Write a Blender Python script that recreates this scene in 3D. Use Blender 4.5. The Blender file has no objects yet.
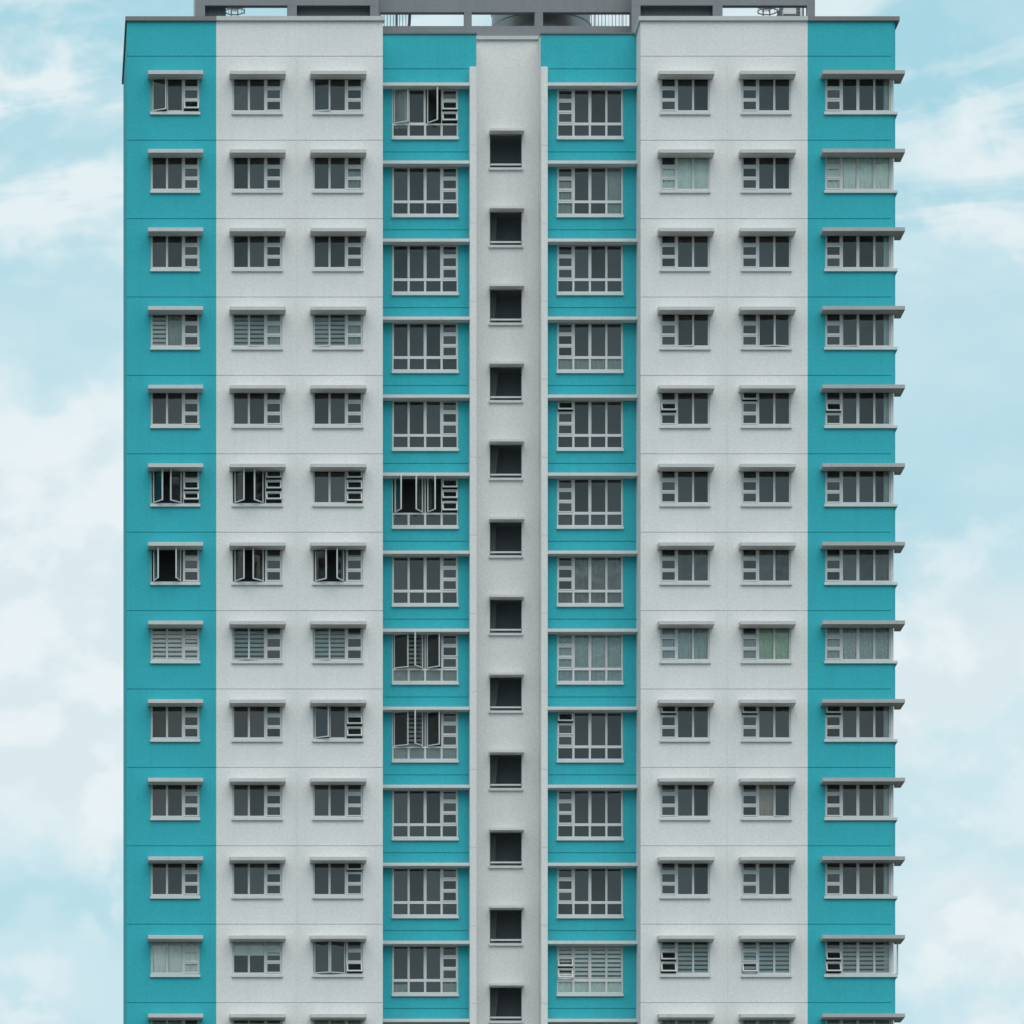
import bpy, math, random
from mathutils import Vector
random.seed(7)
scene = bpy.context.scene
COL = scene.collection
R = math.radians

# ------------------------------------------------------------------ survey
# 1 unit = 1 m.  Facade plane y = 0, the street side is -y, ground z = 0.
S = 0.0358            # metres on the facade per survey unit
D = 221.0             # camera stands this far in front of the facade
X0, Y0 = 10.0, 2070.0 # survey coordinates straight ahead of the camera
CX, CZ = (X0 - 512) * S, 1.7
def X(u, d=0.0): return CX + (u - X0) * S * (D + d) / D
def Z(v, d=0.0): return CZ + (Y0 - v) * S * (D + d) / D
FLOOR = 78.4 * S      # storey height
NROW = 13

# ------------------------------------------------------------------ materials
def nodes_of(name):
    m = bpy.data.materials.new(name); m.use_nodes = True
    nt = m.node_tree; nt.nodes.clear()
    return m, nt
def N(nt, t, **kw):
    n = nt.nodes.new(t)
    for k, v in kw.items():
        if k in n.inputs: n.inputs[k].default_value = v
        else: setattr(n, k, v)
    return n
def L(nt, a, ao, b, bi): nt.links.new(a.outputs[ao], b.inputs[bi])
def mathn(nt, op, a=None, b=None, c=None, clamp=False):
    n = nt.nodes.new('ShaderNodeMath'); n.operation = op; n.use_clamp = clamp
    for i, v in enumerate((a, b, c)):
        if v is None: continue
        if hasattr(v, 'links'): nt.links.new(v, n.inputs[i])
        else: n.inputs[i].default_value = v
    return n.outputs[0]

def plaster(name, col, rough=0.9, grain=0.19, stain=0.10, bump=0.4, dirt=(0.30, 0.32, 0.31), spec=0.2):
    """painted render: fine grain, broad patchiness, faint rain streaks"""
    m, nt = nodes_of(name)
    tc = N(nt, 'ShaderNodeNewGeometry')
    fine = N(nt, 'ShaderNodeTexNoise', Scale=10.5, Detail=3.0, Roughness=0.7)
    broad = N(nt, 'ShaderNodeTexNoise', Scale=0.55, Detail=4.0, Roughness=0.6)
    mp = N(nt, 'ShaderNodeMapping'); mp.inputs['Scale'].default_value = (3.2, 3.2, 0.16)
    streak = N(nt, 'ShaderNodeTexNoise', Scale=1.0, Detail=4.0, Roughness=0.65)
    for t in (fine, broad): L(nt, tc, 'Position', t, 'Vector')
    L(nt, tc, 'Position', mp, 'Vector'); L(nt, mp, 'Vector', streak, 'Vector')
    # brightness factor
    g = mathn(nt, 'MULTIPLY_ADD', fine.outputs['Fac'], grain * 2, 1 - grain)
    b = mathn(nt, 'MULTIPLY_ADD', broad.outputs['Fac'], 0.16, 0.92)
    gb = mathn(nt, 'MULTIPLY', g, b)
    hsv = N(nt, 'ShaderNodeVectorMath', operation='SCALE'); hsv.inputs[0].default_value = col
    nt.links.new(gb, hsv.inputs['Scale'])
    st = N(nt, 'ShaderNodeMapRange'); st.inputs['From Min'].default_value = 0.5; st.inputs['From Max'].default_value = 0.8
    st.inputs['To Max'].default_value = stain * 2.2
    L(nt, streak, 'Fac', st, 'Value')
    mx = N(nt, 'ShaderNodeMix', data_type='RGBA')
    L(nt, st, 'Result', mx, 'Factor'); L(nt, hsv, 'Vector', mx, 6); mx.inputs[7].default_value = (*dirt, 1)
    bm = N(nt, 'ShaderNodeBump', Strength=bump, Distance=0.02)
    L(nt, fine, 'Fac', bm, 'Height')
    p = N(nt, 'ShaderNodeBsdfPrincipled', Roughness=rough); p.inputs['Specular IOR Level'].default_value = spec
    L(nt, mx, 2, p, 'Base Color'); L(nt, bm, 'Normal', p, 'Normal')
    o = N(nt, 'ShaderNodeOutputMaterial'); L(nt, p, 'BSDF', o, 'Surface')
    return m

def plain(name, col, rough=0.6, metal=0.0, var=0.08, scale=6.0, spec=0.3):
    m, nt = nodes_of(name)
    tc = N(nt, 'ShaderNodeNewGeometry')
    t = N(nt, 'ShaderNodeTexNoise', Scale=scale, Detail=3.0)
    L(nt, tc, 'Position', t, 'Vector')
    f = mathn(nt, 'MULTIPLY_ADD', t.outputs['Fac'], 2 * var, 1 - var)
    v = N(nt, 'ShaderNodeVectorMath', operation='SCALE'); v.inputs[0].default_value = col
    nt.links.new(f, v.inputs['Scale'])
    p = N(nt, 'ShaderNodeBsdfPrincipled', Roughness=rough, Metallic=metal)
    p.inputs['Specular IOR Level'].default_value = spec
    L(nt, v, 'Vector', p, 'Base Color')
    o = N(nt, 'ShaderNodeOutputMaterial'); L(nt, p, 'BSDF', o, 'Surface')
    return m

def glass(name):
    m, nt = nodes_of(name)
    oi = N(nt, 'ShaderNodeObjectInfo')
    geo = N(nt, 'ShaderNodeNewGeometry')
    t = N(nt, 'ShaderNodeTexNoise', Scale=2.2, Detail=3.0)
    L(nt, geo, 'Position', t, 'Vector')
    tr = N(nt, 'ShaderNodeBsdfTransparent'); tr.inputs['Color'].default_value = (0.93, 0.965, 0.95, 1)
    gl = N(nt, 'ShaderNodeBsdfGlossy', Roughness=0.06); gl.inputs['Color'].default_value = (1.0, 0.99, 0.97, 1)
    fr = N(nt, 'ShaderNodeFresnel', IOR=1.5)
    a = mathn(nt, 'MULTIPLY_ADD', oi.outputs['Random'], 0.034, 0.012)
    a2 = mathn(nt, 'MULTIPLY_ADD', t.outputs['Fac'], 0.012, a)
    k = mathn(nt, 'ADD', fr.outputs[0], a2, clamp=True)
    m1 = N(nt, 'ShaderNodeMixShader'); nt.links.new(k, m1.inputs[0]); L(nt, tr, 0, m1, 1); L(nt, gl, 0, m1, 2)
    o = N(nt, 'ShaderNodeOutputMaterial'); L(nt, m1, 0, o, 'Surface')
    return m

def cloth(name, col, pattern=None, trans=0.08):
    """curtain fabric with a woven pattern"""
    m, nt = nodes_of(name)
    geo = N(nt, 'ShaderNodeNewGeometry')
    cv = N(nt, 'ShaderNodeVectorMath', operation='SCALE'); cv.inputs[0].default_value = col
    if pattern == 'lace':
        t = N(nt, 'ShaderNodeTexVoronoi', Scale=11.0); out = t.outputs['Distance']; lo, hi = 0.78, 1.12
    elif pattern == 'leaf':
        t = N(nt, 'ShaderNodeTexNoise', Scale=1.5, Detail=2.0, Distortion=1.2); out = t.outputs['Fac']; lo, hi = 0.2, 1.6
    else:
        t = N(nt, 'ShaderNodeTexNoise', Scale=5.0, Detail=3.0); out = t.outputs['Fac']; lo, hi = 0.85, 1.15
    L(nt, geo, 'Position', t, 'Vector')
    f = mathn(nt, 'MULTIPLY_ADD', out, hi - lo, lo)
    nt.links.new(f, cv.inputs['Scale'])
    d = N(nt, 'ShaderNodeBsdfDiffuse'); tl = N(nt, 'ShaderNodeBsdfTranslucent')
    L(nt, cv, 'Vector', d, 'Color'); L(nt, cv, 'Vector', tl, 'Color')
    mx = N(nt, 'ShaderNodeMixShader'); mx.inputs[0].default_value = trans
    L(nt, d, 0, mx, 1); L(nt, tl, 0, mx, 2)
    o = N(nt, 'ShaderNodeOutputMaterial'); L(nt, mx, 0, o, 'Surface')
    return m

M = dict(
    teal=plaster('teal_paint', (0.042, 0.430, 0.500), stain=0.12, dirt=(0.05, 0.28, 0.33)),
    white=plaster('white_paint', (0.755, 0.752, 0.750), stain=0.06, dirt=(0.45, 0.47, 0.46)),
    trim=plaster('trim_paint', (0.68, 0.69, 0.69), stain=0.10, grain=0.06, dirt=(0.35, 0.36, 0.35)),
    hood=plaster('hood_paint', (0.60, 0.60, 0.60), stain=0.12, grain=0.07, dirt=(0.33, 0.34, 0.33)),
    hoodgrey=plaster('grey_hood_paint', (0.46, 0.455, 0.455), stain=0.12, grain=0.06, dirt=(0.22, 0.22, 0.21)),
    cope=plaster('grey_coping_paint', (0.23, 0.225, 0.225), stain=0.12, grain=0.06),
    copelight=plaster('pale_coping_paint', (0.55, 0.57, 0.56), stain=0.10, grain=0.06),
    roof=plaster('roof_grey_paint', (0.25, 0.262, 0.278), stain=0.10, grain=0.10, dirt=(0.13, 0.14, 0.15)),
    dark=plain('dark_screen_paint', (0.15, 0.165, 0.172)),
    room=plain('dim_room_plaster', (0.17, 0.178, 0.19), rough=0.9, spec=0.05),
    stair=plain('stairwell_plaster', (0.42, 0.46, 0.50), rough=0.9, spec=0.05),
    stairwall=plain('stairwell_flight_concrete', (0.25, 0.255, 0.265), rough=0.9, spec=0.05),
    alu=plain('powder_coated_aluminium', (0.66, 0.67, 0.675), rough=0.45, var=0.04),
    steel=plain('galvanised_steel', (0.26, 0.26, 0.26), rough=0.38, metal=0.85, var=0.12),
    rail=plain('painted_steel_rail', (0.22, 0.21, 0.22), rough=0.5),
    railwhite=plain('white_steel_rail', (0.75, 0.76, 0.77), rough=0.5),
    glass=glass('window_glass'),
    c_green=cloth('pale_green_curtain', (0.86, 0.97, 0.91)),
    c_white=cloth('pale_curtain', (0.93, 0.97, 0.95)),
    c_leaf=cloth('leafy_sheer_curtain', (0.13, 0.15, 0.155), 'leaf'),
    c_sheer=cloth('drawn_plastic_sheet', (0.3, 0.33, 0.33), 'leaf'),
    c_lace=cloth('blue_lace_curtain', (0.5, 0.61, 0.62), 'lace'),
    c_vivid=cloth('green_curtain', (0.52, 0.68, 0.52), 'lace'),
    c_grey=cloth('grey_curtain', (0.42, 0.48, 0.46)),
    side_sheen=cloth('painted_side_glass_sheen', (0.46, 0.58, 0.58)),  # reflection in the side glass, put into the colour of a strip
    c_brown=cloth('brown_curtain', (0.5, 0.42, 0.38)),
    b_dim=cloth('dim_blind', (0.30, 0.33, 0.33)),
    b_dark=cloth('grey_blind', (0.52, 0.6, 0.6)),
    b_mid=cloth('sage_blind', (0.7, 0.8, 0.76)),
    b_pale=cloth('pale_blind', (0.93, 0.97, 0.95)),
)

# ------------------------------------------------------------------ mesh helpers
class MB:
    def __init__(s): s.v = []; s.f = []; s.m = []; s.names = []
    def mi(s, k):
        if k not in s.names: s.names.append(k)
        return s.names.index(k)
    def poly(s, pts, mat):
        b = len(s.v); s.v += [tuple(p) for p in pts]; s.f.append(tuple(range(b, b + len(pts)))); s.m.append(s.mi(mat))
    def box(s, x0, x1, y0, y1, z0, z1, mat):
        if x0 > x1: x0, x1 = x1, x0
        if y0 > y1: y0, y1 = y1, y0
        if z0 > z1: z0, z1 = z1, z0
        b = len(s.v)
        s.v += [(x, y, z) for z in (z0, z1) for y in (y0, y1) for x in (x0, x1)]
        for q in ((0, 2, 3, 1), (4, 5, 7, 6), (0, 1, 5, 4), (2, 6, 7, 3), (0, 4, 6, 2), (1, 3, 7, 5)):
            s.f.append(tuple(b + i for i in q)); s.m.append(s.mi(mat))
    def prism(s, prof, z0, z1, mat, caps=True):
        """plan polygon (x, y) counter-clockwise, raised from z0 to z1"""
        n = len(prof); b = len(s.v)
        s.v += [(x, y, z0) for x, y in prof] + [(x, y, z1) for x, y in prof]
        k = s.mi(mat)
        for i in range(n):
            j = (i + 1) % n
            s.f.append((b + i, b + j, b + n + j, b + n + i)); s.m.append(k)
        if caps:
            s.f.append(tuple(b + i for i in reversed(range(n)))); s.m.append(k)
            s.f.append(tuple(b + n + i for i in range(n))); s.m.append(k)
    def extrude_yz(s, prof, x0, x1, mat):
        n = len(prof); b = len(s.v); k = s.mi(mat)
        s.v += [(x0, y, z) for y, z in prof] + [(x1, y, z) for y, z in prof]
        for i in range(n):
            j = (i + 1) % n
            s.f.append((b + i, b + n + i, b + n + j, b + j)); s.m.append(k)
        s.f.append(tuple(b + i for i in range(n))); s.m.append(k)
        s.f.append(tuple(b + n + i for i in reversed(range(n)))); s.m.append(k)
    def tube(s, pts, r, mat, seg=8):
        k = s.mi(mat); rings = []
        pts = [Vector(p) for p in pts]
        for i, p in enumerate(pts):
            a = pts[max(i - 1, 0)]; c = pts[min(i + 1, len(pts) - 1)]
            t = (c - a).normalized()
            up = Vector((0, 0, 1)) if abs(t.z) < 0.9 else Vector((1, 0, 0))
            e1 = t.cross(up).normalized(); e2 = t.cross(e1)
            b = len(s.v); rings.append(b)
            for j in range(seg):
                w = 2 * math.pi * j / seg
                s.v.append(tuple(p + (e1 * math.cos(w) + e2 * math.sin(w)) * r))
        for i in range(len(rings) - 1):
            for j in range(seg):
                j2 = (j + 1) % seg
                s.f.append((rings[i] + j, rings[i] + j2, rings[i + 1] + j2, rings[i + 1] + j)); s.m.append(k)
        s.f.append(tuple(rings[0] + j for j in range(seg))); s.m.append(k)
        s.f.append(tuple(rings[-1] + j for j in reversed(range(seg)))); s.m.append(k)
    def lathe(s, prof, cx, cy, mat, seg=64):
        k = s.mi(mat); rings = []
        for r, z in prof:
            b = len(s.v); rings.append(b)
            for j in range(seg):
                w = 2 * math.pi * j / seg
                s.v.append((cx + r * math.cos(w), cy + r * math.sin(w), z))
        for i in range(len(rings) - 1):
            for j in range(seg):
                j2 = (j + 1) % seg
                s.f.append((rings[i] + j, rings[i] + j2, rings[i + 1] + j2, rings[i + 1] + j)); s.m.append(k)
    def mesh(s, name):
        me = bpy.data.meshes.new(name); me.from_pydata(s.v, [], s.f)
        for k in s.names: me.materials.append(M[k])
        me.polygons.foreach_set('material_index', s.m); me.update()
        return me
    def build(s, name, parent=None, loc=(0, 0, 0)):
        return put(name, s.mesh(name), parent, loc)
def put(name, me, parent=None, loc=(0, 0, 0), rot=(0, 0, 0)):
    o = bpy.data.objects.new(name, me); COL.objects.link(o)
    o.location = loc; o.rotation_euler = rot
    if parent: o.parent = parent
    return o

def relief(mb, xs, zs, depth, mat, y, reveal=0.14):
    """a wall panel as a grid of cells; depth(i, j) sets each cell back, None leaves an opening"""
    nx, nz = len(xs) - 1, len(zs) - 1
    dd = [[depth(i, j) for j in range(nz)] for i in range(nx)]
    val = lambda i, j: reveal if dd[i][j] is None else dd[i][j]
    for i in range(nx):
        for j in range(nz):
            mt = mat(i, j); a = val(i, j)
            if dd[i][j] is not None:
                mb.poly([(xs[i], y + a, zs[j]), (xs[i + 1], y + a, zs[j]), (xs[i + 1], y + a, zs[j + 1]), (xs[i], y + a, zs[j + 1])], mt)
            if i + 1 < nx and abs(a - val(i + 1, j)) > 1e-6:
                b = val(i + 1, j); x = xs[i + 1]
                mb.poly([(x, y + a, zs[j]), (x, y + b, zs[j]), (x, y + b, zs[j + 1]), (x, y + a, zs[j + 1])], mt if a < b else mat(i + 1, j))
            if j + 1 < nz and abs(a - val(i, j + 1)) > 1e-6:
                b = val(i, j + 1); z = zs[j + 1]
                mb.poly([(xs[i], y + a, z), (xs[i + 1], y + a, z), (xs[i + 1], y + b, z), (xs[i], y + b, z)], mt if a < b else mat(i, j + 1))

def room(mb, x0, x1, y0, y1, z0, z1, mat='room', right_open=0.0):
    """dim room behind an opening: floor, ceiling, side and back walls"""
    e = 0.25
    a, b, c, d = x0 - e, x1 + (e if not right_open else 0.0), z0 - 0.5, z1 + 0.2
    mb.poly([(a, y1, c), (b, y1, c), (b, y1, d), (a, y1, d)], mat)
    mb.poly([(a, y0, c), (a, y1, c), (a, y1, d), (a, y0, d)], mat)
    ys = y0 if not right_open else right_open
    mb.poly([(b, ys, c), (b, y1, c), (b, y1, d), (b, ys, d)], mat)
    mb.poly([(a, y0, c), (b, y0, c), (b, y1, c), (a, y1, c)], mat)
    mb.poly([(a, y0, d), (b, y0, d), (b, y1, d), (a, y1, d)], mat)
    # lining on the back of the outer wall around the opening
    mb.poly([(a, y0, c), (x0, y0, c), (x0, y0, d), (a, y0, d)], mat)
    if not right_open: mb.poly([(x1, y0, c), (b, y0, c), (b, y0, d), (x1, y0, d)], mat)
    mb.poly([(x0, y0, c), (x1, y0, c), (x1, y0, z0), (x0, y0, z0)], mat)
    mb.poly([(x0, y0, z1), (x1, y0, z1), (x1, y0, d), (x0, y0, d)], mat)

# ------------------------------------------------------------------ the building
tower = bpy.data.objects.new('apartment_tower', None); COL.objects.link(tower)
tower['label'] = 'tall teal and white apartment block with hooded windows on every storey'
tower['category'] = 'apartment building'

BAY, CORE, BACK = 1.5, 2.39, 7.0
GROOVE = 0.022
ZTOP = Z(20.0)
def rows(v, d=0.0): return [Z(v, d) - FLOOR * k for k in range(NROW)]
sill_z = rows(112.0)                      # bottom of the small windows
hood_z = [z + 0.14 for z in rows(74.0, -0.62)]   # heads of the openings, tucked up behind the hoods
HUP = 0.14
groove_z = [Z(56.3)] + [Z(140.3) - FLOOR * k for k in range(int((Z(140.3)) / FLOOR))]

def grid_lines(holes_x, extra_x, x0, x1): return sorted(set([x0, x1] + list(extra_x) + [v for h in holes_x for v in h]))
def facade(name, x0, x1, holes, vgroove, paint, zlow=0.0):
    """front wall of a projecting block: holes = list of (xa, xb); paint(x) names the colour"""
    mb = MB(); g = 0.016
    xs = set([x0, x1]); zs = set([zlow, ZTOP])
    for a, b in holes: xs |= {a, b}
    for v in vgroove: xs |= {v - g, v + g}
    for v in (X(216.3), X(807.6)):
        if x0 < v < x1: xs.add(v)
    for z in groove_z: zs |= {z - g, z + g}
    for a, b in zip(sill_z, hood_z): zs |= {a, b}
    xs, zs = sorted(xs), sorted(zs)
    def depth(i, j):
        x, z = (xs[i] + xs[i + 1]) / 2, (zs[j] + zs[j + 1]) / 2
        for a, b in holes:
            if a < x < b:
                for s_, h_ in zip(sill_z, hood_z):
                    if s_ < z < h_: return None
        if any(abs(z - q) < g for q in groove_z): return GROOVE
        if any(abs(x - q) < g for q in vgroove) and z < groove_z[0]: return GROOVE * 0.6
        return 0.0
    relief(mb, xs, zs, depth, lambda i, j: paint((xs[i] + xs[i + 1]) / 2), 0.0)
    return mb

W_SMALL = [(X(150.8), X(199.6)), (X(232.3), X(282.2)), (X(312.9), X(363.0))]
W_RIGHT = [(X(660.2), X(709.8)), (X(741.4), X(791.0))]
XE = X(891.0)                                              # front corner of the right wing
XR = X(895.2, 0.2)                                         # its side wall
W_CORNER = (X(825.2), XE)
XL = X(127.0)

# left block (teal strip + white)
lb = facade('wall', XL, X(382.8), W_SMALL, [X(296.8)], lambda x: 'teal' if x < X(216.3) else 'white')
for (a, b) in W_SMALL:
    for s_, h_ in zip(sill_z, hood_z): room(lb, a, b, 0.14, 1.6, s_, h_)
lb.poly([(XL, 0, 0), (XL, 0, ZTOP), (XL, BACK, ZTOP), (XL, BACK, 0)], 'teal')
lb.poly([(X(382.8), 0, 0), (X(382.8), BAY, 0), (X(382.8), BAY, ZTOP), (X(382.8), 0, ZTOP)], 'white')
lb.poly([(XL, BACK, 0), (XL, BACK, ZTOP), (X(382.8), BACK, ZTOP), (X(382.8), BACK, 0)], 'teal')
w1 = lb.build('wall', tower); w1['label'] = 'left wing wall, teal strip beside white panels'

# right block (white + teal corner)
rb = facade('wall', X(640.6), XE, W_RIGHT + [W_CORNER], [X(727.4)], lambda x: 'teal' if x > X(807.6) else 'white')
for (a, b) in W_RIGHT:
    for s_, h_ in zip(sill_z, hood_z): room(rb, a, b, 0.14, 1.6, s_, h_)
SIDE_D = 1.25                                              # how far the corner glazing runs along the side wall
zb = [0.0] + [v for s_, h_ in sorted(zip(sill_z, hood_z)) for v in (s_, h_)] + [ZTOP]
for k in range(len(zb) - 1):
    a, b = zb[k], zb[k + 1]
    if k % 2 == 0:      # solid band: rounded corner and side wall
        arc = []
        for t in range(7):
            w = t / 6 * math.pi / 2
            arc.append((XE + (XR - XE) * math.sin(w), 0.2 * (1 - math.cos(w))))
        for (p, q) in zip(arc, arc[1:]):
            rb.poly([(p[0], p[1], a), (q[0], q[1], a), (q[0], q[1], b), (p[0], p[1], b)], 'teal')
        rb.poly([(XR, 0.2, a), (XR, SIDE_D, a), (XR, SIDE_D, b), (XR, 0.2, b)], 'teal')
        base = [(XE, 0.14)] + [(XE, 0.0)] + arc[1:] + [(XR, SIDE_D), (XE, SIDE_D)]
        rb.poly([(x, y, a) for x, y in base], 'trim'); rb.poly([(x, y, b) for x, y in base], 'trim')
    else:
        rb.poly([(XR, SIDE_D, a), (X(892), SIDE_D, a), (X(892), SIDE_D, b), (XR, SIDE_D, b)], 'teal')
    rb.poly([(XR, SIDE_D, a), (XR, BACK, a), (XR, BACK, b), (XR, SIDE_D, b)], 'teal')
for s_, h_ in zip(sill_z, hood_z): room(rb, W_CORNER[0], X(892.0), 0.14, 2.2, s_, h_, right_open=SIDE_D)
rb.poly([(X(640.6), 0, 0), (X(640.6), 0, ZTOP), (X(640.6), BAY, ZTOP), (X(640.6), BAY, 0)], 'white')
rb.poly([(X(640.6), BACK, 0), (X(640.6), BACK, ZTOP), (XR, BACK, ZTOP), (XR, BACK, 0)], 'teal')
w2 = rb.build('wall', tower); w2['label'] = 'right wing wall, white panels beside teal corner'

# recessed bays
LUP = 0.05
ledge_z = [Z(85.6, BAY - 0.43) - FLOOR * k + LUP for k in range(NROW)]    # heads of the wide windows, just above the ledge undersides
bsill_z = [Z(137.0, BAY) - FLOOR * k for k in range(NROW)]
bgroove = [Z(68.9, BAY)] + [Z(152.0, BAY) - FLOOR * k for k in range(NROW + 14)]
ZBAY = Z(34.0, BAY)
W_WIDE = [(X(392.2, BAY), X(458.2, BAY)), (X(557.0, BAY), X(623.0, BAY))]
BX = [(X(382.8), X(476.3, BAY)), (X(540.6, BAY), X(640.6))]
CORE_X = (BX[0][1], BX[1][0])
for bi in range(2):
    mb = MB(); x0, x1 = BX[bi]; a, b = W_WIDE[bi]; g = 0.016
    xs = sorted([x0, a, b, x1])
    zs = set([0.0, ZBAY])
    for z in bgroove: zs |= {z - g, z + g}
    for s_, h_ in zip(bsill_z, ledge_z): zs |= {s_, h_}
    zs = sorted(z for z in zs if z >= 0)
    def depth(i, j):
        z = (zs[j] + zs[j + 1]) / 2
        if i == 1 and any(s_ < z < h_ for s_, h_ in zip(bsill_z, ledge_z)): return None
        if any(abs(z - q) < g for q in bgroove): return GROOVE
        return 0.0
    relief(mb, xs, zs, depth, lambda i, j: 'teal', BAY)
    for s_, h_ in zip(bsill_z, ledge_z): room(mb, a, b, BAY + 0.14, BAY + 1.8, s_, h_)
    xr = CORE_X[bi]
    mb.poly([(xr, BAY, 0), (xr, CORE, 0), (xr, CORE, ZBAY), (xr, BAY, ZBAY)], 'white')
    o = mb.build('wall', tower); o['label'] = ['left', 'right'][bi] + ' recessed teal bay wall beside the stair column'

# stair column
mb = MB()
SO = (X(489.8, CORE), X(521.8, CORE))
SUP = 0.03
so_hi = [Z(130.6, CORE - 0.45) - FLOOR * k + SUP for k in range(NROW)]
so_lo = [Z(167.6, CORE) - FLOOR * k for k in range(NROW)]
zs = sorted(set([0.0, Z(38.0, CORE)] + so_hi + so_lo))
xs = [CORE_X[0], SO[0], SO[1], CORE_X[1]]
def depth(i, j):
    z = (zs[j] + zs[j + 1]) / 2
    return None if i == 1 and any(a < z < b for a, b in zip(so_lo, so_hi)) else 0.0
relief(mb, xs, zs, depth, lambda i, j: 'white', CORE, reveal=0.2)
for a, b in zip(so_lo, so_hi): room(mb, SO[0], SO[1], CORE + 0.2, CORE + 1.7, a, b, 'stair')
o = mb.build('wall', tower); o['label'] = 'plain white stair column wall between the teal bays'

# back of the tower and roof slab
mb = MB()
mb.box(X(382.8), X(640.6), BACK - 0.3, BACK, 0, Z(60), 'white')
mb.box(X(250), X(790), BACK + 0.003, BACK + 9, 0, Z(75), 'white')
mb.build('rear_wall', tower)
mb = MB()
mb.box(XL + 0.02, XR - 0.02, 3.2, BACK - 0.32, Z(52) - 0.25, Z(52), 'cope')
mb.build('roof_slab', tower)

# copings
def coping(x0, x1, y0, y1, v0, v1, d, mat, label=None, prof=None):
    mb = MB(); za, zb_ = Z(v1, d), Z(v0, d); h = zb_ - za
    if prof is None: prof = [(x0, y0), (x1, y0), (x1, y1), (x0, y1)]
    mb.prism(prof, za, zb_, mat)
    o = mb.build('coping', tower)
    if label: o['label'] = label
    return o
c = 0.10
# teal end pieces run round the side walls
coping(0, 0, 0, 0, 16.2, 20.4, -c, 'cope', prof=[(XL - .06, -c), (X(216.3), -c), (X(216.3), .25), (XL + .22, .25), (XL + .22, BACK + .02), (XL - .06, BACK + .02)])
coping(X(216.3), X(382.8) + .07, -c - .004, .25, 16.0, 20.2, -c, 'copelight')
coping(0, 0, 0, 0, 16.0, 20.2, -c, 'copelight', prof=[(X(640.6) - .07, -c - .004), (X(807.6), -c - .004), (X(807.6), .25), (X(640.6) + .2, .25), (X(640.6) + .2, BAY + .05), (X(640.6) - .07, BAY + .05)])
coping(0, 0, 0, 0, 16.2, 20.4, -c, 'cope', prof=[(X(807.6), -c), (XR + .12, -c), (XR + .12, .9), (XR - .2, .9), (XR - .2, .25), (X(807.6), .25)])
coping(X(382.8) + .003, X(476.3, BAY) + .02, BAY - .05, BAY + .16, 33.0, 34.4, BAY, 'dark', 'thin dark drip edge over left bay')
coping(X(540.6, BAY) - .02, X(640.6) - .073, BAY - .05, BAY + .16, 33.0, 34.4, BAY, 'dark', 'thin dark drip edge over right bay')
coping(CORE_X[0] + .003, CORE_X[1] - .003, CORE - .1, CORE + .2, 35.8, 39.2, CORE - .1, 'copelight', 'pale coping on the stair column')

# white pilasters that frame the stair column
for (a, b) in ((X(469.9, 1.04), X(476.3, 1.04) + .003), (X(541.2, 1.04), X(547.7, 1.04))):
    mb = MB(); top = Z(66.5, 1.04)
    zz = [0.0] + sorted([z + 0.10 for z in bgroove[1:] if z > 0.2]) + [top]
    for k in range(len(zz) - 1):
        mb.box(a, b, 1.04, BAY - .003, zz[k] + (0.012 if k else 0), zz[k + 1], 'white')
        if k: mb.box(a + .012, b - .012, 1.055, BAY - .003, zz[k], zz[k] + .012, 'white')
    mb.build('pilaster', tower)

# ledges over the wide windows
for bi, (a, b) in enumerate(((X(382.8) + .003, X(469.9, 1.04) - .003), (X(547.7, 1.04) + .003, X(640.6) - .003))):
    me = None
    for k in range(NROW):
        if me is None:
            mb = MB(); h = 3.1 * S
            mb.extrude_yz([(-.43, 0), (-.43, h), (-.003, h + .03), (-.003, 0)], a, b, 'trim'); me = mb.mesh('ledge')
        put('ledge', me, tower, (0, BAY, ledge_z[k] - LUP + .002))

# ------------------------------------------------------------------ windows
MULL, SB, AB = 0.032, 0.033, 0.046
def sash_mesh(w, h, bar, cache={}):
    k = (round(w, 3), round(h, 3), bar)
    if k not in cache:
        mb = MB(); t = 0.042
        mb.box(0, bar, 0, t, 0, h, 'alu'); mb.box(w - bar, w, 0, t, 0, h, 'alu')
        mb.box(bar, w - bar, 0, t, 0, bar, 'alu'); mb.box(bar, w - bar, 0, t, h - bar, h, 'alu')
        y = t * .5
        mb.poly([(bar, y, bar), (w - bar, y, bar), (w - bar, y, h - bar), (bar, y, h - bar)], 'glass')
        cache[k] = mb.mesh('sash')
    return cache[k]
def awning_mesh(w, h, cache={}):
    k = (round(w, 3), round(h, 3))
    if k not in cache:
        mb = MB(); t = 0.042; b = AB      # hinge line at the top: z from -h to 0
        mb.box(0, b, 0, t, -h, 0, 'alu'); mb.box(w - b, w, 0, t, -h, 0, 'alu')
        mb.box(b, w - b, 0, t, -h, -h + b, 'alu'); mb.box(b, w - b, 0, t, -b, 0, 'alu')
        mb.poly([(b, t / 2, -h + b), (w - b, t / 2, -h + b), (w - b, t / 2, -b), (b, t / 2, -b)], 'glass')
        cache[k] = mb.mesh('awning_sash')
    return cache[k]
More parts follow.
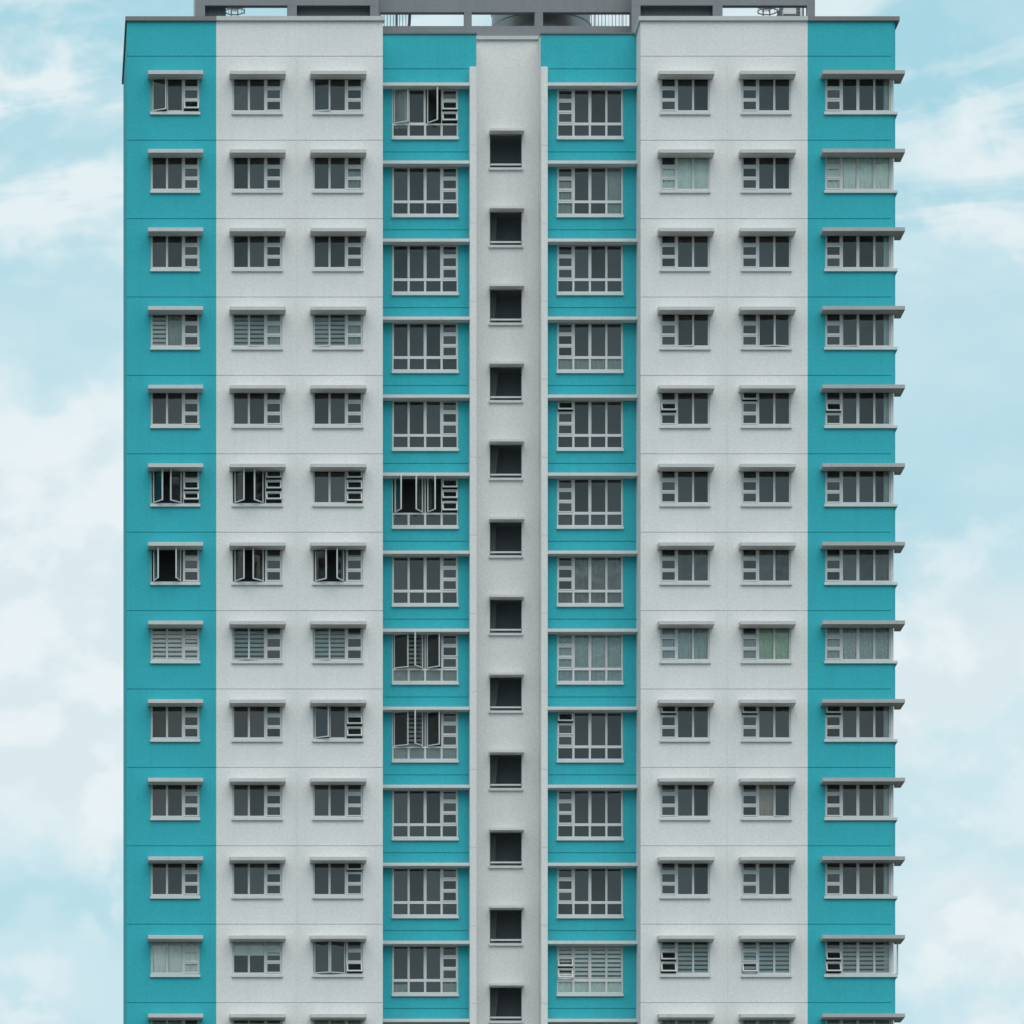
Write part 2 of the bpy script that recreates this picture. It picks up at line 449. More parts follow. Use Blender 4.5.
def frame_mesh(W, H, n, aw, low, post, cache={}):
    k = (round(W, 3), round(H, 3), n, aw, low, post)
    if k in cache: return cache[k]
    mb = MB(); f = 0.028; y0, y1 = 0.035, 0.105
    mb.box(0, f, y0, y1, 0, H, 'alu')
    mb.box(W - f, W, y0, y1, 0, H, 'alu')
    mb.box(f, W - f, y0, y1, 0, f + .012, 'alu'); mb.box(f, W - f, y0, y1, H - f, H, 'alu')
    cw = W / n
    pair = 1 if aw == n - 1 else n - 1      # the two leaves that close against each other have no post between them
    for i in range(1, n):
        if i == pair and not low: continue
        mb.box(i * cw - MULL / 2, i * cw + MULL / 2, y0, y1, f + .012, (low - .032) if i == pair else H - f, 'alu')
    if low:
        for i in range(n):
            a = i * cw + (f if i == 0 else MULL / 2); b = (i + 1) * cw - (f if i == n - 1 else MULL / 2)
            if i == pair - 1: mb.box(a, b + MULL, y0, y1, low - .032, low + .032, 'alu')
            elif i == pair: mb.box(a, b, y0, y1, low - .032, low + .032, 'alu')
            else: mb.box(a, b, y0, y1, low - .032, low + .032, 'alu')
            e = 0.022
            mb.box(a, a + e, y0 + .01, y1 - .01, f + .012, low - .032, 'alu'); mb.box(b - e, b, y0 + .01, y1 - .01, f + .012, low - .032, 'alu')
            mb.box(a + e, b - e, y0 + .01, y1 - .01, f + .012, f + .03, 'alu')
            mb.poly([(a + e, .07, f + .03), (b - e, .07, f + .03), (b - e, .07, low - .032), (a + e, .07, low - .032)], 'glass')
    # transoms of the awning column
    a = aw * cw + (f if aw == 0 else MULL / 2); b = (aw + 1) * cw - (f if aw == n - 1 else MULL / 2)
    lo = (low + .032) if low else f + .012
    ah = (H - f - lo) / 3
    for q in (1, 2): mb.box(a, b, y0, y1, lo + q * ah - .016, lo + q * ah + .016, 'alu')
    if post: mb.box(W - .006, W + post, -.0, .12, 0, H, 'alu')
    cache[k] = mb.mesh('window_frame')
    return cache[k]

def curtain_mesh(x0, x1, z0, z1, mat, gather=0.022, per=0.19):
    mb = MB(); k = mb.mi(mat); n = max(8, int((x1 - x0) / 0.03)); ph = random.random() * 6; rows_ = 5
    for j in range(rows_ + 1):
        z = z0 + (z1 - z0) * j / rows_
        for i in range(n + 1):
            x = x0 + (x1 - x0) * i / n
            g = gather * (1.15 - .35 * j / rows_)
            mb.v.append((x + .01 * math.sin(3 * z + i), g * math.sin(2 * math.pi * x / per + ph + .5 * math.sin(5 * x)) + .4 * g * math.sin(2 * math.pi * x / (per * .37) + z), z))
    for j in range(rows_):
        for i in range(n):
            a = j * (n + 1) + i
            mb.f.append((a, a + 1, a + n + 2, a + n + 1)); mb.m.append(k)
    return mb.mesh('curtain')
def blind_mesh(x0, x1, z0, z1, mat, pitch=0.155, duty=0.62):
    mb = MB(); z = z1 - pitch * .3
    while z > z0:
        mb.box(x0, x1, 0, .006, max(z0, z - pitch * duty), z, mat); z -= pitch
    mb.box(x0, x1, -.03, .03, z1 - .02, z1 + .03, mat)
    return mb.mesh('blind')

# open leaves: (row, column) -> list of (leaf, hinge side, angle)
LEAF = {(1, 1): [(0, 'L', 28)], (1, 3): [(0, 'L', 9)],
        (6, 1): [(0, 'L', 54), (1, 'R', 45)], (7, 1): [(0, 'L', 74), (1, 'R', 71)],
        (6, 2): [(0, 'L', 56), (1, 'R', 54)], (7, 2): [(0, 'L', 56), (1, 'R', 47)],
        (7, 3): [(0, 'L', 48), (1, 'R', 62)], (9, 3): [(0, 'L', 30)],
        (12, 3): [(0, 'L', 20), (1, 'R', 20)], (8, 2): [(0, 'L', 10), (1, 'R', 6)], (8, 3): [(0, 'L', 7)],
        (4, 2): [(1, 'R', 4)], (4, 3): [(0, 'L', 6)], (4, 6): [(0, 'L', 6)], (4, 7): [(0, 'L', 9), (1, 'R', 9)],
        (4, 8): [(0, 'L', 6)], (10, 7): [(1, 'R', 5)],
        (1, 4): [(0, 'L', 26), (2, 'L', 52)],
        (6, 4): [(0, 'L', 70), (1, 'R', 62), (2, 'L', 64)],
        (8, 4): [(0, 'L', 24), (1, 'R', 57), (2, 'L', 38)], (9, 4): [(0, 'L', 24), (1, 'R', 57), (2, 'L', 38)]}
# open top-hung leaves, counted from the top
AWN = {(1, 1): {2: 30}, (6, 1): {1: 28, 2: 38}, (6, 2): {0: 28, 1: 36, 2: 40}, (6, 3): {0: 28, 1: 30, 2: 28},
       (9, 3): {1: 34, 2: 30}, (12, 3): {2: 28}, (11, 3): {0: 28}, (5, 6): {1: 34}, (5, 7): {0: 26}, (5, 8): {1: 28},
       (9, 6): {0: 28}, (9, 7): {0: 28}, (9, 8): {0: 30}, (12, 6): {1: 32, 2: 28}, (12, 7): {1: 3, 2: 28}, (12, 8): {1: 32, 2: 30},
       (1, 6): {2: 2}, (1, 7): {2: 2}, (1, 8): {1: 2, 2: 2}, (1, 4): {1: 28, 2: 32}, (6, 4): {0: 28, 1: 36, 2: 30},
       (8, 4): {1: 3}, (5, 5): {0: 28}, (9, 5): {0: 28, 1: 3}, (12, 5): {1: 30, 2: 30}, (6, 7): {0: 3}}
# what hangs behind the glass: list of (kind, first column, last column, bottom, top, material)
HANG = {(4, 1): [('blind', 0, 1, 0, 1, 'b_mid'), ('curtain', 1, 2, 0, 1, 'c_grey')],
        (4, 2): [('blind', 0, 2, 0, 1, 'b_dark'), ('curtain', 2, 3, 0, 1, 'c_grey')], (4, 3): [('blind', 0, 2, 0, 1, 'b_dark'), ('curtain', 2, 3, 0, 1, 'c_grey')],
        (8, 1): [('blind', 0, 3, 0, 1, 'b_pale')], (8, 2): [('blind', 0, 2, 0, 1, 'b_dark')], (8, 3): [('blind', 0, 2, 0, 1, 'b_dark')],
        (12, 1): [('curtain', 0, 3, 0, 1, 'c_white')], (12, 2): [('shade', 0, 3, .56, 1, 'b_pale')],
        (2, 3): [('curtain', 2, 3, 0, .55, 'c_grey')],
        (2, 6): [('curtain', 1, 3, 0, 1, 'c_green'), ('curtain', 0, 1, 0, .7, 'c_green')], (2, 8): [('curtain', 0, 4, 0, 1, 'c_green')],
        (8, 6): [('curtain', 0, 3, 0, 1, 'c_lace')], (8, 7): [('curtain', 1, 3, 0, 1, 'c_vivid'), ('curtain', 0, 1, 0, .6, 'c_grey')], (8, 8): [('curtain', 0, 4, 0, 1, 'c_lace')],
        (7, 6): [('curtain', 1, 3, 0, 1, 'c_leaf')], (7, 7): [('curtain', 1, 3, 0, 1, 'c_leaf')], (7, 8): [('curtain', 1, 4, 0, 1, 'c_leaf')],
        (10, 7): [('curtain', 1, 2, 0, 1, 'c_brown')],
        (12, 6): [('blind', 1, 3, 0, 1, 'b_dark'), ('blind', 0, 1, .6, 1, 'b_dark')], (12, 7): [('blind', 1, 3, 0, 1, 'b_dark'), ('blind', 0, 1, 0, 1, 'b_dark')], (12, 8): [('blind', 1, 4, 0, 1, 'b_dark')],
        (7, 5): [('curtain', 1, 4, 0, 1, 'c_sheer'), ('curtain', 0, 1, 0, .3, 'c_sheer')], (8, 5): [('curtain', 0, 4, 0, 1, 'c_lace')],
        (12, 5): [('blind', 0, 4, .28, 1, 'b_pale'), ('curtain', 0, 4, 0, .26, 'c_green')],
        (2, 5): [('curtain', 3, 4, 0, 1, 'c_grey'), ('curtain', 0, 1, 0, .7, 'c_grey')], (4, 5): [('curtain', 0, 4, 0, .27, 'c_grey')],
        (3, 5): [], (8, 4): [('blind', .86, 1.95, .3, 1, 'b_dim'), ('curtain', 0, 4, 0, .27, 'c_grey')], (9, 4): [('blind', .86, 1.95, .3, 1, 'b_dim'), ('curtain', 0, 4, 0, .27, 'c_grey')],
        (12, 4): [('curtain', 0, 1, 0, .2, 'c_grey'), ('curtain', 3, 4, 0, .22, 'c_grey')],
        (1, 4): [('curtain', 0, 1, .2, 1, 'c_grey')], (1, 2): [('curtain', 0, 1, 0, 1, 'c_leaf')],
        (13, 1): [('curtain', 0, 2, 0, 1, 'c_grey')], (13, 2): [('blind', 0, 3, 0, 1, 'b_dark')], (13, 3): [('curtain', 0, 3, 0, 1, 'c_grey')],
        (13, 6): [('curtain', 0, 3, 0, 1, 'c_lace')], (13, 7): [('curtain', 0, 3, 0, 1, 'c_lace')], (13, 8): [('curtain', 0, 4, 0, 1, 'c_grey')]}
LAB = {(7, 1): 'window with both casements swung wide open', (2, 6): 'window with pale green curtains drawn', (8, 7): 'window with green curtains drawn',
       (12, 1): 'window with pale curtains drawn', (12, 2): 'window with a pale blind half down', (2, 8): 'corner window with pale green curtains drawn',
       (12, 8): 'corner window with striped blinds and side casement open', (6, 4): 'wide window with all casements open', (12, 5): 'wide window with pale striped blinds',
       (7, 5): 'wide window with a crumpled sheet behind the glass', (8, 5): 'wide window with lace curtains', (10, 7): 'window with one brown curtain', (6, 2): 'window with both casements open'}

def add_window(name, r, c, xa, xb, y, z0, z1, n, aw, low=0.0, post=0.0):
    W, H = xb - xa, z1 - z0 - .004
    w = put(name, frame_mesh(W, H, n, aw, low, post), tower, (xa, y, z0))
    if (r, c) in LAB: w['label'] = LAB[(r, c)]
    f = 0.028; cw = W / n
    lo = (low + .032) if low else f + .012
    st = dict(); gap = .003
    cols = [i for i in range(n) if i != aw]
    for (leaf, side, ang) in LEAF.get((r, c), []): st[cols[leaf]] = (side, ang)
    pair = 1 if aw == n - 1 else n - 1
    for i in cols:
        a = i * cw + (f if i == 0 else (0 if i == pair else MULL / 2)) + gap; b = (i + 1) * cw - (f if i == n - 1 else (0 if i + 1 == pair else MULL / 2)) - gap
        me = sash_mesh(b - a, H - f - lo - 2 * gap, SB)
        side, ang = st.get(i, ('L', 0))
        sw = b - a; yy = .045
        if ang == 0: put('casement_sash', me, w, (a, yy, lo + gap))
        elif side == 'L':
            sh = .10 * sw * math.sin(R(ang))
            put('casement_sash', me, w, (a + sh, yy - .012, lo + gap), (0, 0, -R(ang)))
        else:
            sh = .10 * sw * math.sin(R(ang)); bx = b - sh
            # hinged on its right edge: the leaf's own origin swings out with it
            put('casement_sash', me, w, (bx - sw * math.cos(R(ang)), yy - .012 - sw * math.sin(R(ang)), lo + gap), (0, 0, R(ang)))
    a = aw * cw + (f if aw == 0 else MULL / 2) + gap; b = (aw + 1) * cw - (f if aw == n - 1 else MULL / 2) - gap
    ah = (H - f - lo) / 3
    me = awning_mesh(b - a, ah - .032 - gap)
    for q in range(3):
        ang = AWN.get((r, c), {}).get(q, 0)
        ztop = H - f - q * ah - (.016 if q else .0) - gap
        if q == 0: ztop -= .006
        put('awning_sash', me, w, (a, .045 - (.012 if ang else 0), ztop), (-R(ang), 0, 0))
    for (kind, i0, i1, b0, b1, mat) in HANG.get((r, c), []):
        x0, x1 = i0 * cw + .02, i1 * cw - .02
        if kind == 'curtain': put('curtain', curtain_mesh(x0, x1, b0 * H - (.05 if b0 == 0 else 0), b1 * H, mat), w, (0, .13, 0))
        elif kind == 'shade':
            mb = MB(); mb.box(x0, x1, 0, .006, b0 * H, b1 * H, mat); mb.box(x0, x1, -.01, .014, b0 * H - .03, b0 * H, mat); mb.build('blind', w, (0, .13, 0))
        else: put('blind', blind_mesh(x0, x1, b0 * H, b1 * H, mat), w, (0, .13, 0))
    return w

# hood and sill shapes
def hood_mesh(W, mat, over, cache={}):
    k = (round(W, 2), mat)
    if k not in cache:
        mb = MB(); h = 3.6 * S
        mb.extrude_yz([(-.62, 0), (-.62, h - .01), (-.61, h), (-.003, h + .07), (-.003, 0), (-.57, 0), (-.57, .018), (-.60, .018), (-.60, 0)], -over, W + over, mat)
        cache[k] = mb.mesh('hood')
    return cache[k]
def sill_mesh(W, mat, over=.022, cache={}):
    k = (round(W, 2), mat)
    if k not in cache:
        mb = MB()
        mb.extrude_yz([(-.085, -.105), (-.085, -.02), (.03, -.003), (.03, -.0), (.034, -.0), (.034, -.003), (-.003, -.003), (-.003, -.105)][:3] + [(.034, -.003), (-.003, -.02), (-.003, -.105)], -over, W + over, mat)
        cache[k] = mb.mesh('sill')
    return cache[k]

for r in range(1, NROW + 1):
    k = r - 1
    for c, (a, b) in zip((1, 2, 3, 6, 7), W_SMALL + W_RIGHT):
        z0, z1 = sill_z[k], hood_z[k]
        w = add_window('window', r, c, a, b, 0.0, z0, z1, 3, 2 if c < 4 else 0)
        hm = 'hood'
        put('hood', hood_mesh(b - a, hm, .105), w, (0, 0, z1 - z0 - HUP + .002))
        put('sill', sill_mesh(b - a, 'trim'), w, (0, 0, 0))
    for c, (a, b) in zip((4, 5), W_WIDE):
        w = add_window('wide_window', r, c, a, b, BAY, bsill_z[k], ledge_z[k], 4, 3 if c == 4 else 0, low=13.0 * S)
        put('sill', sill_mesh(b - a, 'trim', .018), w, (0, 0, 0))
    # corner window
    a, b = W_CORNER; z0, z1 = sill_z[k], hood_z[k]
    w = add_window('corner_window', r, 8, a, b - .002, 0.0, z0, z1, 4, 0, post=X(893.6) - XE)
    W, H = b - a, z1 - z0
    xs_ = X(893.6) - a - .05
    if r not in (2, 8): put('curtain', curtain_mesh(W * .895, W - .03, -.02, H, 'side_sheen', .015, .09), w, (0, .155, 0))  # added pale strip standing in for the side glass reflection, not a hung curtain
    mb = MB()      # glazing along the side wall: two lights
    for y0_, y1_ in ((.12, .66), (.66, SIDE_D)):
        bar = .035
        mb.box(xs_ - .04, xs_, y0_ + .002, y0_ + bar, 0, H, 'alu'); mb.box(xs_ - .04, xs_, y1_ - bar, y1_ - .002, 0, H, 'alu')
        mb.box(xs_ - .04, xs_, y0_ + bar, y1_ - bar, 0, bar, 'alu'); mb.box(xs_ - .04, xs_, y0_ + bar, y1_ - bar, H - bar - .004, H - .004, 'alu')
        if not (r == 12 and y0_ < .5):
            mb.poly([(xs_ - .02, y0_ + bar, bar), (xs_ - .02, y1_ - bar, bar), (xs_ - .02, y1_ - bar, H - bar), (xs_ - .02, y0_ + bar, H - bar)], 'glass')
    mb.build('side_light', w)
    if r == 12:
        o = put('casement_sash', sash_mesh(.5, H - .08, SB), w, (xs_ + .015, .62, .035), (0, 0, R(-68)))
    mb = MB(); h = 3.6 * S
    x1_ = X(905.0, -.6) - a; x0_ = X(822.6, -.6) - a
    mb.prism([(x0_, -.62), (x1_, -.62), (x1_, .52), (XR - a + .004, .52), (XR - a + .004, -.003), (x0_, -.003)], 0, h, 'hoodgrey')
    mb.build('hood', w, (0, 0, H - HUP + .012))
    mb = MB(); x1_ = XR - a + .05
    mb.prism([(-.04, -.085), (x1_, -.085), (x1_, .5), (XR - a + .004, .5), (XR - a + .004, .012), (XE - a, -.003), (-.04, -.003)], -.105, -.012, 'trim')
    mb.build('sill', w)
    # stair opening
    a, b = SO; z0, z1 = so_lo[k], so_hi[k]; W, H = b - a, z1 - z0
    mb = MB(); f = .022
    mb.box(0, f, .05, .09, 0, H, 'rail'); mb.box(W - f, W, .05, .09, 0, H, 'rail'); mb.box(f, W - f, .05, .09, 0, f, 'rail'); mb.box(f, W - f, .05, .09, H - f, H, 'rail')
    w = mb.build('stair_opening', tower, (a, CORE, z0))
    mb = MB()
    mb.extrude_yz([(-.45, 0), (-.45, 2.4 * S), (-.003, 2.4 * S + .03), (-.003, 0)], -.02, W + .06, 'trim')
    mb.build('hood', w, (0, 0, H - SUP + .002))
    mb = MB()
    mb.extrude_yz([(-.09, -.10), (-.09, -.02), (-.003, -.004), (-.003, -.10)], -.03, W + .04, 'trim')
    mb.build('sill', w)
    mb = MB(); mb.box(f, W - f, .03, .07, .095, .155, 'alu'); mb.build('rail', w)
    if r > 1:
        mb = MB()      # flight of stairs just seen inside
        t = .20 + .10 * math.sin(r * 1.7); 
        q0, q1 = W * .20, W * (.20 + .5 * t)
        y0_, y1_ = .75, .95
        pts = [(-.15, -.1), (q0, -.1), (q1, H + .1), (-.15, H + .1)]
        mb.poly([(x, y0_, z) for x, z in pts], 'stairwall'); mb.poly([(x, y1_, z) for x, z in pts], 'stairwall')
        for i in range(4):
            p, q = pts[i], pts[(i + 1) % 4]
            mb.poly([(p[0], y0_, p[1]), (q[0], y0_, q[1]), (q[0], y1_, q[1]), (p[0], y1_, p[1])], 'stairwall')
        mb.build('stair_flight', w)

# ------------------------------------------------------------------ roof frames
VT = -30
def framed(d, t, x0, x1, beams, posts, panels, label):
    """beams (v0, v1), posts (u0, u1, v0, v1), dark louvre panels (u0, u1, v0, v1) set back behind the frame"""
    mb = MB()
    for (v0, v1) in beams: mb.box(X(x0, d), X(x1, d), d, d + t, Z(v1, d), Z(v0, d), 'roof')
    for (u0, u1, v0, v1) in posts: mb.box(X(u0, d), X(u1, d), d + .003, d + t - .003, Z(v1, d), Z(v0, d), 'roof')
    o = mb.build('roof_frame', tower); o['label'] = label
    for (u0, u1, v0, v1) in panels:
        mb = MB(); za, zb_ = Z(v1, d), Z(v0, d); x = X(u0, d) - .1
        mb.box(X(u0, d) - .1, X(u1, d) + .1, d + t + .05, d + t + .09, za, zb_, 'dark')
        while x < X(u1, d):
            mb.box(x, x + .03, d + t + .02, d + t + .047, za, zb_, 'dark'); x += .24
        mb.build('screen_panel', o)
    return o
B1 = 55
framed(1.8, .28, 195.6, 378.5, [(VT, 5.4)], [(195.6, 205, 5.4, B1), (287.4, 296.8, 5.4, B1), (370.2, 378.5, 5.4, B1)], [(205, 223.5, 4, B1), (296, 371, 4, B1)], 'left grey roof frame above the white wall')
framed(1.8, .28, 631.7, 815, [(VT, 5.4)], [(631.7, 640.5, 5.4, B1), (712.8, 722.6, 5.4, B1), (807, 815, 5.4, B1)], [(640, 713, 4, B1)], 'right grey roof frame above the white wall')
framed(2.65, .28, 374, 636, [(VT, 12.2), (26.0, 58)], [(374, 380.4, 12.2, 26), (464.2, 471.8, 12.2, 26), (534.8, 543, 12.2, 26), (630.4, 636, 12.2, 26)], [], 'middle grey roof frame above the teal bays')
# side pieces that turn the outer frames back over the roof
mb = MB(); mb.box(X(195.6, 1.8), X(195.6, 1.8) + .25, 2.083, 4.2, Z(B1, 1.8), Z(VT, 1.8) - .05, 'copelight'); mb.build('roof_frame_return', tower)

def railing(d, u0, u1, v0, v1, n, mats, label, name='roof_railing', thick=()):
    mb = MB(); za, zb_ = Z(v1, d), Z(v0, d)
    for i in range(n):
        u = u0 + (u1 - u0) * i / (n - 1)
        x = X(u, d); rr = .05 if i in thick else .014
        mb.tube([(x, d, za), (x, d, zb_)], rr, mats[i % len(mats)], 6)
    for v in (v0, (v1 - 3)): mb.box(X(u0, d), X(u1, d), d - .02, d + .02, Z(v, d) - .03, Z(v, d), mats[0])
    o = mb.build(name, tower); o['label'] = label
railing(4.2, 381, 409, 6, 60, 10, ['rail'], 'thin dark roof railing behind the left of the middle frame', thick=(5,))
railing(6.3, 588, 633, 4, 60, 14, ['rail', 'rail', 'railwhite', 'rail'], 'roof railing with white posts behind the right of the middle frame', thick=(2, 10))
mb = MB(); d = 3.4
mb.tube([(X(405, d), d, Z(60, d)), (X(409.4, d), d, Z(22, d)), (X(410.2, d), d, Z(4, d))], .055, 'rail', 8)
mb.build('roof_pipe', tower)
# caged access ladders
for i, (u, d) in enumerate(((234.5, 5.2), (766.5, 5.2))):
    mb = MB(); x = X(u, d); zt = Z(-8, d); zl = Z(60, d)
    for s_ in (-.12, .12): mb.tube([(x + s_, d, zl), (x + s_, d, zt)], .028, 'rail', 6)
    z = zl
    while z < zt: mb.tube([(x - .12, d, z), (x + .12, d, z)], .016, 'rail', 6); z += .3
    for z in (Z(14.4, d), Z(9.0, d), Z(2, d)):
        mb.tube([(x + .36 * math.cos(t * math.pi / 9), d - .33 + .36 * math.sin(t * math.pi / 9), z) for t in range(19)], .022, 'rail', 6)
    for t in (3.3, 4.0, 4.7, 5.4, 6.1):
        mb.tube([(x + .36 * math.cos(t), d - .33 + .36 * math.sin(t), Z(18, d)), (x + .36 * math.cos(t), d - .33 + .36 * math.sin(t), zt)], .012, 'rail', 6)
    o = mb.build('caged_ladder', tower); o['label'] = ['caged ladder behind the left roof frame', 'caged ladder behind the right roof frame'][i]

# things that stand on the roof
ROOFZ = Z(52)
d = 5.3; rad = 1.80
tank = bpy.data.objects.new('water_tank', None); COL.objects.link(tank); tank.location = (X(541, d), d, ROOFZ)
tank['label'] = 'round ribbed steel water tank behind the middle roof frame'; tank['category'] = 'water tank'
mb = MB(); zz = []; h = 4.2
prof = [(rad, 0)]
for q in range(1, 8):
    z = h * q / 8; prof += [(rad, z - .05), (rad + .03, z - .03), (rad + .03, z + .03), (rad, z + .05)]
prof += [(rad, h)]
mb.lathe(prof, 0, 0, 'steel', 96); mb.build('shell', tank)
mb = MB(); mb.lathe([(rad + .05, h), (rad + .05, h + .06), (.4, h + .35), (.001, h + .35)], 0, 0, 'steel', 96); mb.build('roof', tank)
mb = MB(); mb.tube([(.4, rad + .12, 0), (.4, rad + .12, h - .3), (.4, rad - .02, h - .2)], .05, 'rail', 8); mb.build('pipe', tank)

d = 4.4
unit = bpy.data.objects.new('ventilation_unit', None); COL.objects.link(unit)
xa, xb = X(780, d), X(804, d); unit.location = ((xa + xb) / 2, d + .5, ROOFZ)
unit['label'] = 'dark rooftop ventilation unit with pale cowl behind the right roof frame'; unit['category'] = 'ventilation unit'
w2_ = (xb - xa) / 2; zt = Z(6, d) - ROOFZ
mb = MB(); mb.box(-w2_, w2_, -.5, .5, 0, zt, 'dark')
for q in range(9): mb.box(-w2_ + .05, w2_ - .05, -.52, -.503, zt - .1 - q * .12, zt - .04 - q * .12, 'rail')
mb.build('cabinet', unit)
mb = MB(); mb.box(-.36, .10, -.9, -.524, zt - .42, zt - .20, 'railwhite'); mb.build('cowl', unit)
mb = MB(); mb.tube([(w2_ - .12, -.62, 0), (w2_ - .12, -.62, zt - .1), (w2_ - .02, -.62, zt + .1)], .04, 'railwhite', 8); mb.build('flue', unit)

# ------------------------------------------------------------------ ground
mb = MB(); q = 4000
M['ground'] = plaster('ground_paving', (0.065, 0.072, 0.06), grain=0.1, stain=0.1)
mb.poly([(-q, -q, 0), (q, -q, 0), (q, q, 0), (-q, q, 0)], 'ground')
g = mb.build('ground'); g['kind'] = 'structure'

# ------------------------------------------------------------------ sky and light
SUN_EL, SUN_AZ = 52.0, 4.0      # azimuth measured from straight in front of the facade towards its right
wd = bpy.data.worlds.new('World'); scene.world = wd; wd.use_nodes = True
nt = wd.node_tree; nt.nodes.clear()
tc = N(nt, 'ShaderNodeTexCoord')
sep = N(nt, 'ShaderNodeSeparateXYZ'); L(nt, tc, 'Generated', sep, 0)
dx, dy, dz = sep.outputs
ay = mathn(nt, 'MAXIMUM', mathn(nt, 'ABSOLUTE', dy), 0.08)
u = mathn(nt, 'DIVIDE', dx, ay); v = mathn(nt, 'DIVIDE', dz, ay)
def comb(a, b, cz=0.0):
    n = N(nt, 'ShaderNodeCombineXYZ')
    for i, q in enumerate((a, b, cz)):
        if hasattr(q, 'links'): nt.links.new(q, n.inputs[i])
        else: n.inputs[i].default_value = q
    return n.outputs[0]
def noise(vec, scale, detail=6.0, rough=0.55, dist=0.0):
    n = N(nt, 'ShaderNodeTexNoise', Scale=scale, Detail=detail, Roughness=rough, Distortion=dist)
    nt.links.new(vec, n.inputs['Vector']); return n.outputs['Fac']
uv = comb(u, v)
puff = noise(uv, 22.0, 5.0, 0.58, 0.3)
puff2 = noise(comb(mathn(nt, 'ADD', u, 3.7), mathn(nt, 'ADD', v, 1.3)), 55.0, 4.0, 0.55, 0.2)
cir = noise(comb(mathn(nt, 'MULTIPLY', u, 0.28), mathn(nt, 'ADD', v, mathn(nt, 'MULTIPLY', u, -0.10)), 4.0), 75.0, 4.0, 0.6, 0.6)
k = S / D
wu = mathn(nt, 'ADD', u, mathn(nt, 'MULTIPLY_ADD', puff, 0.06, -0.03))
wv = mathn(nt, 'ADD', v, mathn(nt, 'MULTIPLY_ADD', puff2, 0.05, -0.025))
# banks of cloud at their bearings: (u, v, width, height, amount)
BANK = [(50, 545, 230, 120, .95), (60, 720, 250, 140, .85), (-60, 430, 200, 60, .3), (960, 680, 130, 120, .80), (1000, 940, 150, 90, .70),
        (50, 90, 150, 40, .36), (30, 20, 140, 30, -.2), (60, 215, 200, 40, .30), (980, 215, 130, 25, .35), (990, 120, 80, 40, .35), (40, 985, 140, 60, .25),
        (40, 900, 140, 50, -.22), (960, 785, 90, 45, -.30), (930, 60, 120, 60, -.25), (930, 480, 200, 150, -.05), (500, 10, 300, 60, .1)]
acc = None
for (bu, bv, bw, bh, amt) in BANK:
    cu, cv = (bu - X0) * k, (Y0 - bv) * k
    a = mathn(nt, 'DIVIDE', mathn(nt, 'SUBTRACT', wu, cu), bw * k)
    b = mathn(nt, 'DIVIDE', mathn(nt, 'SUBTRACT', wv, cv), bh * k)
    r2 = mathn(nt, 'ADD', mathn(nt, 'MULTIPLY', a, a), mathn(nt, 'MULTIPLY', b, b))
    e = mathn(nt, 'MULTIPLY', mathn(nt, 'EXPONENT', mathn(nt, 'MULTIPLY', r2, -1.0)), amt)
    acc = e if acc is None else mathn(nt, 'ADD', acc, e)
cloud = mathn(nt, 'MULTIPLY_ADD', mathn(nt, 'SUBTRACT', puff, 0.5), 0.9, 0.30)
cloud = mathn(nt, 'ADD', cloud, acc)
def smooth(val, lo, hi_, a=0.0, b=1.0):
    n = N(nt, 'ShaderNodeMapRange', interpolation_type='SMOOTHSTEP')
    nt.links.new(val, n.inputs['Value'])
    for q, w in (('From Min', lo), ('From Max', hi_), ('To Min', a), ('To Max', b)): n.inputs[q].default_value = w
    return n.outputs[0]
# heaped cloud with firmer tops: noise of billows pushed up where the banks are
def billow(du, dv):
    return noise(comb(mathn(nt, 'ADD', u, 7.1 + du), mathn(nt, 'MULTIPLY', mathn(nt, 'ADD', v, dv), 1.25), 2.0), 30.0, 7.0, 0.50, 0.0)
bl = billow(0, 0); bl_up = billow(-0.004, 0.006)
heap_in = mathn(nt, 'ADD', bl, mathn(nt, 'MULTIPLY', acc, 0.34))
low = smooth(v, (Y0 - 240) * k, (Y0 - 420) * k)        # heaps lie low, streaks lie high
heap = mathn(nt, 'MULTIPLY', smooth(heap_in, 0.56, 0.66), mathn(nt, 'MULTIPLY_ADD', low, 0.30, 0.10))
lit = smooth(mathn(nt, 'SUBTRACT', bl, bl_up), -0.05, 0.06)      # sunny upper rims, greyer undersides
# streaky high cloud in the upper part
hi = smooth(v, (Y0 - 330) * k, (Y0 - 200) * k)
streak = mathn(nt, 'MULTIPLY', smooth(mathn(nt, 'MULTIPLY_ADD', acc, 0.16, cir), 0.45, 0.66, -0.22, 0.50), hi)
cloud = mathn(nt, 'ADD', cloud, streak)
cloud = mathn(nt, 'MAXIMUM', mathn(nt, 'MINIMUM', cloud, 1.0), 0.0)
sky = N(nt, 'ShaderNodeTexSky', sky_type='NISHITA', sun_disc=False)
sky.sun_elevation = R(SUN_EL); sky.sun_rotation = R(180 - SUN_AZ); sky.air_density = 1.0; sky.dust_density = 2.0
sc_ = N(nt, 'ShaderNodeVectorMath', operation='SCALE'); L(nt, sky, 'Color', sc_, 0); sc_.inputs['Scale'].default_value = 0.10
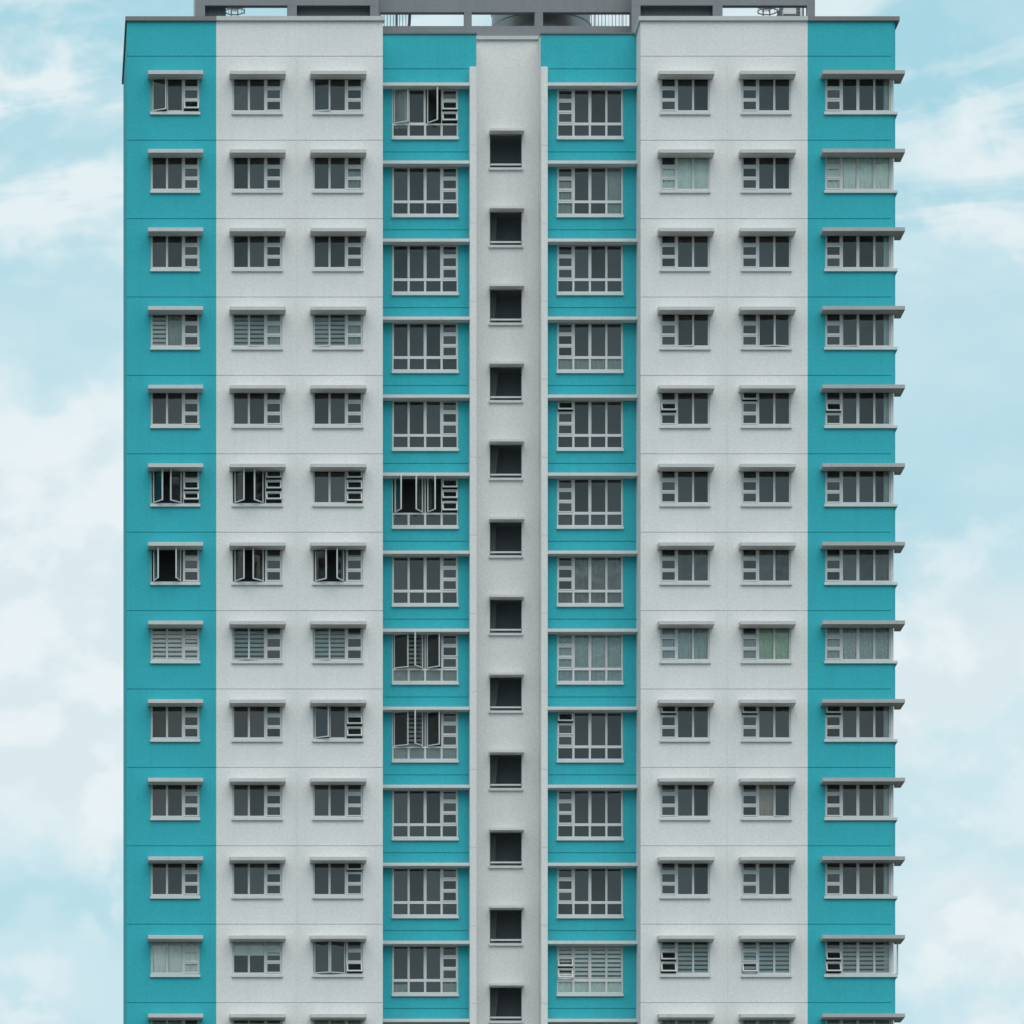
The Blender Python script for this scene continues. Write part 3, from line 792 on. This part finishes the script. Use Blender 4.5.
# moist air: blend the clear sky with pale cyan haze
hz = N(nt, 'ShaderNodeMix', data_type='RGBA'); hz.inputs[0].default_value = 0.85
L(nt, sc_, 'Vector', hz, 6); hz.inputs[7].default_value = (0.43, 0.745, 0.835, 1)
mx = N(nt, 'ShaderNodeMix', data_type='RGBA'); nt.links.new(cloud, mx.inputs[0])
L(nt, hz, 2, mx, 6); mx.inputs[7].default_value = (0.77, 0.87, 0.905, 1)
hc = N(nt, 'ShaderNodeMix', data_type='RGBA'); nt.links.new(lit, hc.inputs[0])
hc.inputs[6].default_value = (0.60, 0.74, 0.80, 1); hc.inputs[7].default_value = (0.87, 0.925, 0.945, 1)
mh = N(nt, 'ShaderNodeMix', data_type='RGBA'); nt.links.new(heap, mh.inputs[0]); L(nt, mx, 2, mh, 6); L(nt, hc, 2, mh, 7)
# thick neutral overcast overhead
up = N(nt, 'ShaderNodeMapRange', interpolation_type='SMOOTHSTEP'); nt.links.new(dz, up.inputs['Value'])
up.inputs['From Min'].default_value = 0.36; up.inputs['From Max'].default_value = 0.62
mz = N(nt, 'ShaderNodeMix', data_type='RGBA'); L(nt, up, 0, mz, 0); L(nt, mh, 2, mz, 6); mz.inputs[7].default_value = (1.05, 1.06, 1.06, 1)
bg = N(nt, 'ShaderNodeBackground', Strength=1.0); L(nt, mz, 2, bg, 'Color')
wo = N(nt, 'ShaderNodeOutputWorld'); L(nt, bg, 0, wo, 'Surface')

sl = bpy.data.lights.new('sun', 'SUN'); sl.energy = 1.25; sl.angle = R(60); sl.color = (1.0, 0.975, 0.95)
so = bpy.data.objects.new('sun', sl); COL.objects.link(so)
sd = Vector((math.sin(R(SUN_AZ)) * math.cos(R(SUN_EL)), -math.cos(R(SUN_AZ)) * math.cos(R(SUN_EL)), math.sin(R(SUN_EL))))
so.rotation_euler = sd.to_track_quat('Z', 'Y').to_euler(); so.location = (40, -60, 120)

# ------------------------------------------------------------------ camera
cam = bpy.data.cameras.new('camera'); co = bpy.data.objects.new('camera', cam); COL.objects.link(co)
co.location = (CX, -D, CZ); co.rotation_euler = (R(90), 0, 0)
cam.sensor_width = 36; cam.lens = 36 * D / (1024 * S)
cam.shift_x = (512 - X0) / 1024; cam.shift_y = (Y0 - 512) / 1024
cam.clip_start = 1; cam.clip_end = 12000
scene.camera = co
scene.view_settings.view_transform = 'Standard'; scene.view_settings.look = 'None'
scene.view_settings.gamma = 1; scene.view_settings.exposure = 0
scene.cycles.max_bounces = 5; scene.cycles.diffuse_bounces = 3; scene.cycles.glossy_bounces = 2; scene.cycles.transparent_max_bounces = 6
scene.cycles.use_denoising = True
